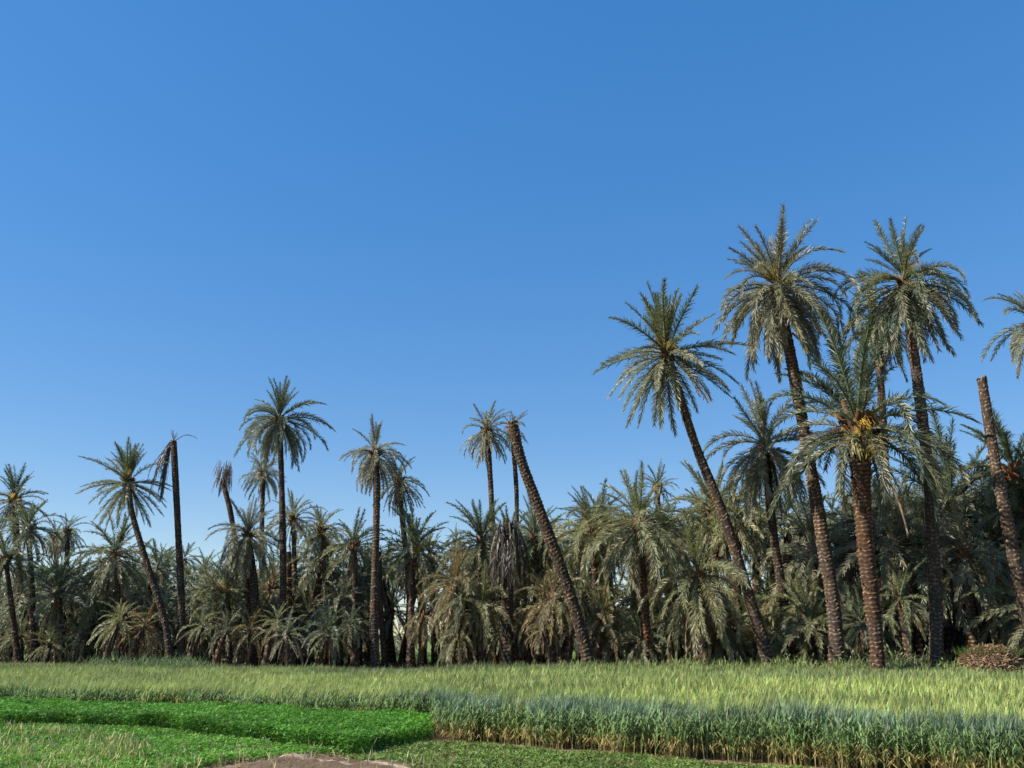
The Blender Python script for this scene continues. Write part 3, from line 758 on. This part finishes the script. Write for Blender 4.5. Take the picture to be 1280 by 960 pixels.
class Blades:
    """collects many small strips as arrays"""
    def __init__(s): s.V, s.C, s.Q, s.T, s.n = [], [], [], [], 0
    def blade(s, base, d1, l1, d2, l2, side, w, c0, c1, c2):
        """two-segment pointed strip per row: base -> mid -> tip"""
        m = base + d1 * l1[:, None]; t = m + d2 * l2[:, None]; sw = side * (w[:, None] if np.ndim(w) else w) * .5
        V = np.stack([base - sw * .8, base + sw * .8, m + sw, m - sw, t], 1)
        C = np.stack([c0, c0, c1, c1, c2], 1)
        i = s.n + np.arange(len(base))[:, None] * 5
        s.Q.append(i + np.array([[0, 1, 2, 3]])); s.T.append(i + np.array([[3, 2, 4]]))
        s.V.append(V.reshape(-1, 3)); s.C.append(C.reshape(-1, 3)); s.n += V.shape[0] * 5
    def tri(s, a, b, c, col):
        V = np.stack([a, b, c], 1); i = s.n + np.arange(len(a))[:, None] * 3
        s.T.append(i + np.array([[0, 1, 2]])); s.V.append(V.reshape(-1, 3)); s.C.append(np.repeat(col, 3, 0)); s.n += V.shape[0] * 3
    def quad(s, a, b, c, d, col):
        V = np.stack([a, b, c, d], 1); i = s.n + np.arange(len(a))[:, None] * 4
        s.Q.append(i + np.array([[0, 1, 2, 3]])); s.V.append(V.reshape(-1, 3)); s.C.append(np.repeat(col, 4, 0)); s.n += V.shape[0] * 4
    def build(s, name, mat, label=None):
        fs = [np.concatenate(x) for x in (s.Q, s.T) if x]
        o = obj(name, mesh_np(name, np.concatenate(s.V), fs, mat, np.concatenate(s.C)))
        return tag(o, label, None, None, "stuff")

def unit(v): return v / np.maximum(np.linalg.norm(v, axis=1), 1e-9)[:, None]
def rdir(rg, n, lo, hi):
    """random directions with elevation between lo and hi (radians)"""
    a = rg.random(n) * 2 * np.pi; e = lo + rg.random(n) * (hi - lo)
    return np.stack([np.cos(a) * np.cos(e), np.sin(a) * np.cos(e), np.sin(e)], 1)
def jit(rg, c, n, k=.2):
    c = np.broadcast_to(np.asarray(c, float), (n, 3))
    return c * (1 + k * (rg.random((n, 1)) * 2 - 1)) * (1 + .08 * (rg.random((n, 3)) * 2 - 1))

# front edge of the cereal: behind the clover at the left, stepping forward at the right
CL_BACK = [ground(-420, 858, .28), ground(0, 871, .28), ground(300, 879, .28), ground(541, 889, .28)]
CL_FRONT = [ground(541, 927), ground(432, 947), ground(330, 930), ground(200, 914), ground(0, 907), ground(-420, 893)]
WH_FRONT = CL_BACK + [ground(545, 926), ground(760, 942), ground(1000, 959), ground(1280, 988), ground(1500, 1012)]
fx = np.array([p.x for p in WH_FRONT]); fy = np.array([p.y for p in WH_FRONT])
def front_y(x): return np.interp(x, fx, fy)

def cereal(seed, dens, dmin, dmax, lod):
    """wheat between dmin and dmax metres behind the field's front edge"""
    rg = np.random.default_rng(seed)
    P = []
    area = [(-34, 8), (22, 8), (22, 44), (-34, 44)]
    p = scatter(area, dens, seed)
    e = p[:, 1] - front_y(p[:, 0]) + (vnoise(p[:, 0] * 2.2, p[:, 1] * 2.2, 31) - .5) * .5
    far = p[:, 1] - tree_line(p[:, 0])
    k = in_view(p) & (e > dmin) & (e < dmax) & (far < -.7 + .7 * (vnoise(p[:, 0] * .7, p[:, 1] * .7, 33) - .5))
    k &= (vnoise(p[:, 0] * 1.1, p[:, 1] * 1.1, 35) + rg.random(len(p)) * .6) > .28
    return p[k], e[k], far[k], rg

TEAL = np.array((.155, .22, .13)); LEAFG = np.array((.165, .245, .07)); STRAW = np.array((.40, .31, .13)); BARLEY = np.array((.325, .375, .11)); DULL = np.array((.17, .21, .085))
def build_cereal(name, label, seed, dens, dmin, dmax, lod):
    p, e, far, rg = cereal(seed, dens, dmin, dmax, lod)
    n = len(p); B = Blades()
    z = terrain(p[:, 0], p[:, 1]); base = np.column_stack([p, z])
    hn = vnoise(p[:, 0] * .8, p[:, 1] * .8, 41)
    h = (.455 + .10 * hn + rg.normal(size=n) * .045) * (.74 + .26 * smooth(-4, -.8, p[:, 0]))
    band = .12 + .88 * smooth(-3.5, -.4, p[:, 0])            # the blue-green rows thin out to the left
    ripe = np.clip(smooth(.5, 1.7, e / band + (vnoise(p[:, 0] * .6, p[:, 1] * .6, 43) - .5) * 1.6), 0, 1)      # young blue-green rows in front, ripening ones behind
    dull = smooth(-9, -2, far) * .75 * (.4 + vnoise(p[:, 0] * .25, p[:, 1] * .5, 44)) + .35 * smooth(.55, .75, vnoise(p[:, 0] * .2, p[:, 1] * .7, 45))
    dull = np.clip(dull, 0, 1)
    yel = smooth(.74, .9, vnoise(p[:, 0] * 1.1 + 7, p[:, 1] * .5, 47))[:, None] * (1 - ripe[:, None])      # yellowed patches in front
    lw = smooth(-6, 0, p[:, 0])[:, None]
    ear_c = (TEAL * lw + np.array((.135, .20, .085)) * (1 - lw)) * (1 - ripe[:, None]) + BARLEY * ripe[:, None]
    ear_c = ear_c * (1 - dull[:, None]) + DULL * dull[:, None]
    ear_c = ear_c * (1 - .6 * yel) + np.array((.30, .30, .07)) * .6 * yel
    ear_c = ear_c * (1 + .3 * (rg.random((n, 1)) * 2 - 1)) * (1 + .1 * (rg.random((n, 3)) * 2 - 1))
    stem_c = jit(rg, LEAFG, n) * (1 - .5 * ripe[:, None]) + jit(rg, BARLEY, n) * .5 * ripe[:, None]
    wind = np.array((.16, .03, 0)) * (vnoise(p[:, 0] * .5, p[:, 1] * .5, 46)[:, None] - .2)
    up = unit(np.array((0, 0, 1.0)) + rg.normal(size=(n, 3)) * .09 + wind)
    a = rg.random(n) * np.pi; side = np.stack([np.cos(a) * .9 + .25, np.sin(a) * .5, np.zeros(n)], 1); side = unit(side)
    dry = jit(rg, STRAW, n, .3)
    low = np.clip(1.1 - e / 1.0, 0, 1)[:, None]
    st0 = dry * .85 * low + stem_c * (1 - low)
    # stem with two segments
    sw = .013 if lod == 0 else .02
    B.blade(base, up, h * .55, up, h * .5, side, sw, st0, stem_c, ear_c)
    # ear and awns
    top = base + up * h[:, None]
    eu = unit(up + rg.normal(size=(n, 3)) * .22 + wind * 2.0)
    B.blade(top, eu, np.full(n, .05), eu, np.full(n, .055), side, .026 if lod == 0 else .034, ear_c * .9, ear_c, ear_c)
    for k in range(3 if lod == 0 else 2):
        ad = unit(eu + rg.normal(size=(n, 3)) * .2 + wind * 1.5)
        w3 = side * (.005 if lod == 0 else .008)
        al = (.14 + .06 * rg.random(n))[:, None]
        b = top + eu * (.03 + .02 * k)
        B.tri(b - w3, b + w3, b + ad * al, jit(rg, ear_c * 1.15, n, .15))
    # leaves
    levels = (.18, .36, .55, .75, .88) if lod == 0 else (.45, .8)
    for lv in levels:
        q = base + up * (h * (lv + .1 * (rg.random(n) - .5)))[:, None]
        d1 = rdir(rg, n, .6, 1.3); d2 = unit(d1 * np.array((1, 1, -.2)) + np.array((0, 0, -.25)))
        s = np.cross(d1, np.array((0, 0, 1.0))); s = unit(s + 1e-6)
        if lod == 0:
            dryp = np.clip((.50 - lv) / .22, 0, 1) * (rg.random(n) < .75)
            lc = jit(rg, LEAFG * .8 + TEAL * .35 * (lv > .5), n, .3)
            c = lc * (1 - dryp[:, None]) + dry * dryp[:, None]
            c = c * (1 - .5 * yel) + np.array((.34, .30, .06)) * .5 * yel
            W = .018
        else:
            c = stem_c * .9 * (1 - .5 * dull[:, None]) + DULL * .5 * dull[:, None]; W = .026
        B.blade(q, d1, .10 + .06 * rg.random(n), d2, .08 + .07 * rg.random(n), s, W, c, c, c)
    return B.build(name, M_CROP, label)
build_cereal("wheat", "blue green standing wheat along the front edge of the field", 51, 330, 0.0, 2.3, 0)
build_cereal("barley", "yellow green ripening barley filling the field before the grove", 52, 190, 2.0, 40, 1)

# clover: the taller plot and the fresh low strip before it
def build_clover(name, label, poly, dens, height, seed, green, edge_soft=.35, leaf=.045):
    p = scatter(poly, dens, seed); p = p[in_view(p)]
    rg = np.random.default_rng(seed + 1); n = len(p)
    w = np.column_stack([(vnoise(p[:, 0] * 1.7, p[:, 1] * 1.7, 60) - .5), (vnoise(p[:, 0] * 1.7, p[:, 1] * 1.7, 61) - .5)]) * edge_soft
    p = p + w
    hh = height * (.82 + .25 * vnoise(p[:, 0] * 1.3, p[:, 1] * 1.3, 62) + .2 * vnoise(p[:, 0] * 5, p[:, 1] * 5, 63))
    lv = rg.random(n) ** .45                        # most leaves near the top
    base = np.column_stack([p, terrain(p[:, 0], p[:, 1]) + hh * lv])
    B = Blades()
    tone = vnoise(p[:, 0] * .6, p[:, 1] * 1.2, 64)[:, None]
    c = jit(rg, green, n, .28) * (.8 + .4 * tone)
    # three leaflets each
    a0 = rg.random(n) * 2 * np.pi; tilt = rg.normal(size=(n, 3)) * .45; nrm = unit(np.array((0, 0, 1.0)) + tilt)
    u = unit(np.cross(nrm, np.column_stack([np.cos(a0), np.sin(a0), np.zeros(n)]))); v = np.cross(nrm, u)
    for k in range(3):
        a = k * 2.094; d1 = u * math.cos(a) + v * math.sin(a); s1 = np.cross(nrm, d1)
        L = leaf * (.8 + .5 * rg.random(n))[:, None]
        B.quad(base, base + d1 * L * .55 + s1 * L * .36, base + d1 * L + nrm * L * .1, base + d1 * L * .55 - s1 * L * .36, c)
    # stems
    k = rg.random(n) < .22; q = base[k]; m = len(q)
    gq = q.copy(); gq[:, 2] = terrain(gq[:, 0], gq[:, 1]); gq[:, :2] += rg.normal(size=(m, 2)) * .05
    s = np.column_stack([np.full(m, .006), np.full(m, .002), np.zeros(m)])
    B.tri(gq - s, gq + s, q, jit(rg, green * .8, m))
    return B.build(name, M_CLOVER, label)
CGREEN = np.array((.088, .235, .022))
build_clover("clover", "bright green knee high clover plot before the barley at the left", CL_BACK + CL_FRONT, 2500, .27, 71, CGREEN, leaf=.027)
LOW = [ground(-300, 898), ground(0, 909), ground(200, 916), ground(330, 932), ground(420, 945), ground(330, 950), ground(215, 966), ground(120, 985), ground(-300, 985)]
build_clover("low_clover", "fresh low clover strip in front of the tall clover plot", LOW, 1300, .09, 73, CGREEN * np.array((1.25, 1.1, 1.3)), leaf=.027)
STRIP = [ground(440, 948), ground(545, 929), ground(760, 946), ground(1000, 964), ground(1280, 994), ground(1280, 1020), ground(860, 985), ground(640, 966), ground(540, 962), ground(470, 955)]
build_clover("low_grass", "short green weedy turf along the foot of the wheat", STRIP, 900, .05, 75, np.array((.135, .21, .04)), leaf=.034)

# dry grass with pale seed heads at the lower left
def tufts(name, label, poly, dens, seed, h0, h1, cols, w=.014, leafy=2, heads=None, lean=.25, mat=None, thin=None):
    p = scatter(poly, dens, seed); p = p[in_view(p, 5)]
    rg = np.random.default_rng(seed + 1)
    if thin is not None: p = p[(vnoise(p[:, 0] * thin, p[:, 1] * thin, seed) + .5 * (rg.random(len(p)) - .5)) > .48]
    n = len(p)
    base = np.column_stack([p, terrain(p[:, 0], p[:, 1]) - .02]); B = Blades()
    cols = np.array(cols, float)
    for k in range(leafy + 1):
        up = unit(np.array((0, 0, 1.0)) + rg.normal(size=(n, 3)) * (lean if k else lean * .5)); h = h0 + (h1 - h0) * rg.random(n)
        a = rg.random(n) * 3.14; s = np.stack([np.cos(a) * .8 + .3, np.sin(a) * .5, np.zeros(n)], 1)
        c = cols[rg.integers(len(cols), size=n)] * (1 + .3 * (rg.random((n, 1)) * 2 - 1))
        d2 = unit(up + np.column_stack([rg.normal(size=n) * lean * 1.6, rg.normal(size=n) * lean, -.1 * np.ones(n)]))
        b2 = base + np.column_stack([rg.normal(size=(n, 2)) * .03, np.zeros(n)])
        B.blade(b2, up, h * .6, d2, h * .4, unit(s), w, c, c, c)
        if heads is not None and k == 0:
            t = b2 + up * (h * .6)[:, None] + d2 * (h * .3)[:, None]; hc = jit(rg, heads, n)
            B.blade(t, d2, np.full(n, .05), d2, np.full(n, .05), unit(s), w * 2.0, hc, hc, hc)
    return B.build(name, mat or M_CROP, label)
DRYP = [ground(-300, 904), ground(0, 918), ground(110, 926), ground(190, 944), ground(235, 990), ground(-300, 990)]
tufts("dry_grass", "pale dry grass with seed heads in the lower left corner", DRYP, 120, 81, .10, .26, [(.30, .36, .07), (.20, .32, .04), (.42, .38, .12)], w=.006, leafy=2, heads=(.52, .46, .2), lean=.3, thin=2.2)
tufts("straw_stalk", "scattered straw coloured stalks along the bare soil", [ground(200, 940), ground(420, 944), ground(560, 962), ground(560, 1000), ground(180, 1000)], 7, 83, .12, .30, [(.42, .36, .18), (.32, .33, .12)], w=.009, leafy=1, heads=(.46, .40, .22), lean=.25)
tufts("sparse_grass", "thin grass on the bare ground at the bottom edge", [ground(430, 956), ground(800, 972), ground(1280, 1000), ground(1280, 1050), ground(430, 1050)], 90, 85, .04, .10, [(.18, .2, .06), (.12, .2, .04), (.3, .25, .1)], w=.012, lean=.5)

# weeds on the bank at the grove's edge, and grass beneath the palms
def edge_band(a, b, x0, x1, n=14):
    X = np.linspace(x0, x1, n)
    return [(x, tree_line(x) + a) for x in X] + [(x, tree_line(x) + b) for x in X[::-1]]
tufts("weeds", "grey green weeds along the bank at the grove's edge", edge_band(-1.5, .4, -28, 12.8), 60, 91, .15, .5, [(.19, .23, .08), (.24, .26, .11), (.13, .17, .06)], w=.028, leafy=4, lean=.6, thin=.8)
tufts("tall_weeds", "taller leafy weeds around the feet of the right hand palms", edge_band(-1.5, .1, 8.2, 13.2), 70, 93, .45, 1.0, [(.19, .25, .09), (.26, .28, .14), (.13, .18, .06)], w=.024, leafy=6, heads=(.26, .28, .14), lean=.7, thin=1.1)
tufts("leafy_weeds", "leafy weeds at the foot of the left hand palms", edge_band(-2.0, -.2, -16.5, -11.5), 70, 95, .55, 1.1, [(.15, .22, .085), (.20, .25, .11)], w=.03, leafy=6, lean=.65, thin=.7)
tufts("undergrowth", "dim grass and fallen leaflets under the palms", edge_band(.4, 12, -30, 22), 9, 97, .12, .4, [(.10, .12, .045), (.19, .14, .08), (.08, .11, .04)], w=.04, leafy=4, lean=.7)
tufts("rust_grass", "rust tinged grass fringe where the barley meets the grove gap", [(x, tree_line(x) + a) for x, a in ((-10, -1.6), (-2, -1.6), (-2, .2), (-10, .2))], 120, 99, .2, .45, [(.2, .13, .07), (.16, .16, .06), (.24, .15, .08)], w=.02, lean=.3)
tufts("meadow_grass", "green meadow seen through the gap between the trunks", [(-14, 44), (-1, 44), (2, 80), (-22, 80)], 14, 101, .15, .3, [(.13, .22, .05), (.16, .24, .06)], w=.05, leafy=2, lean=.4)
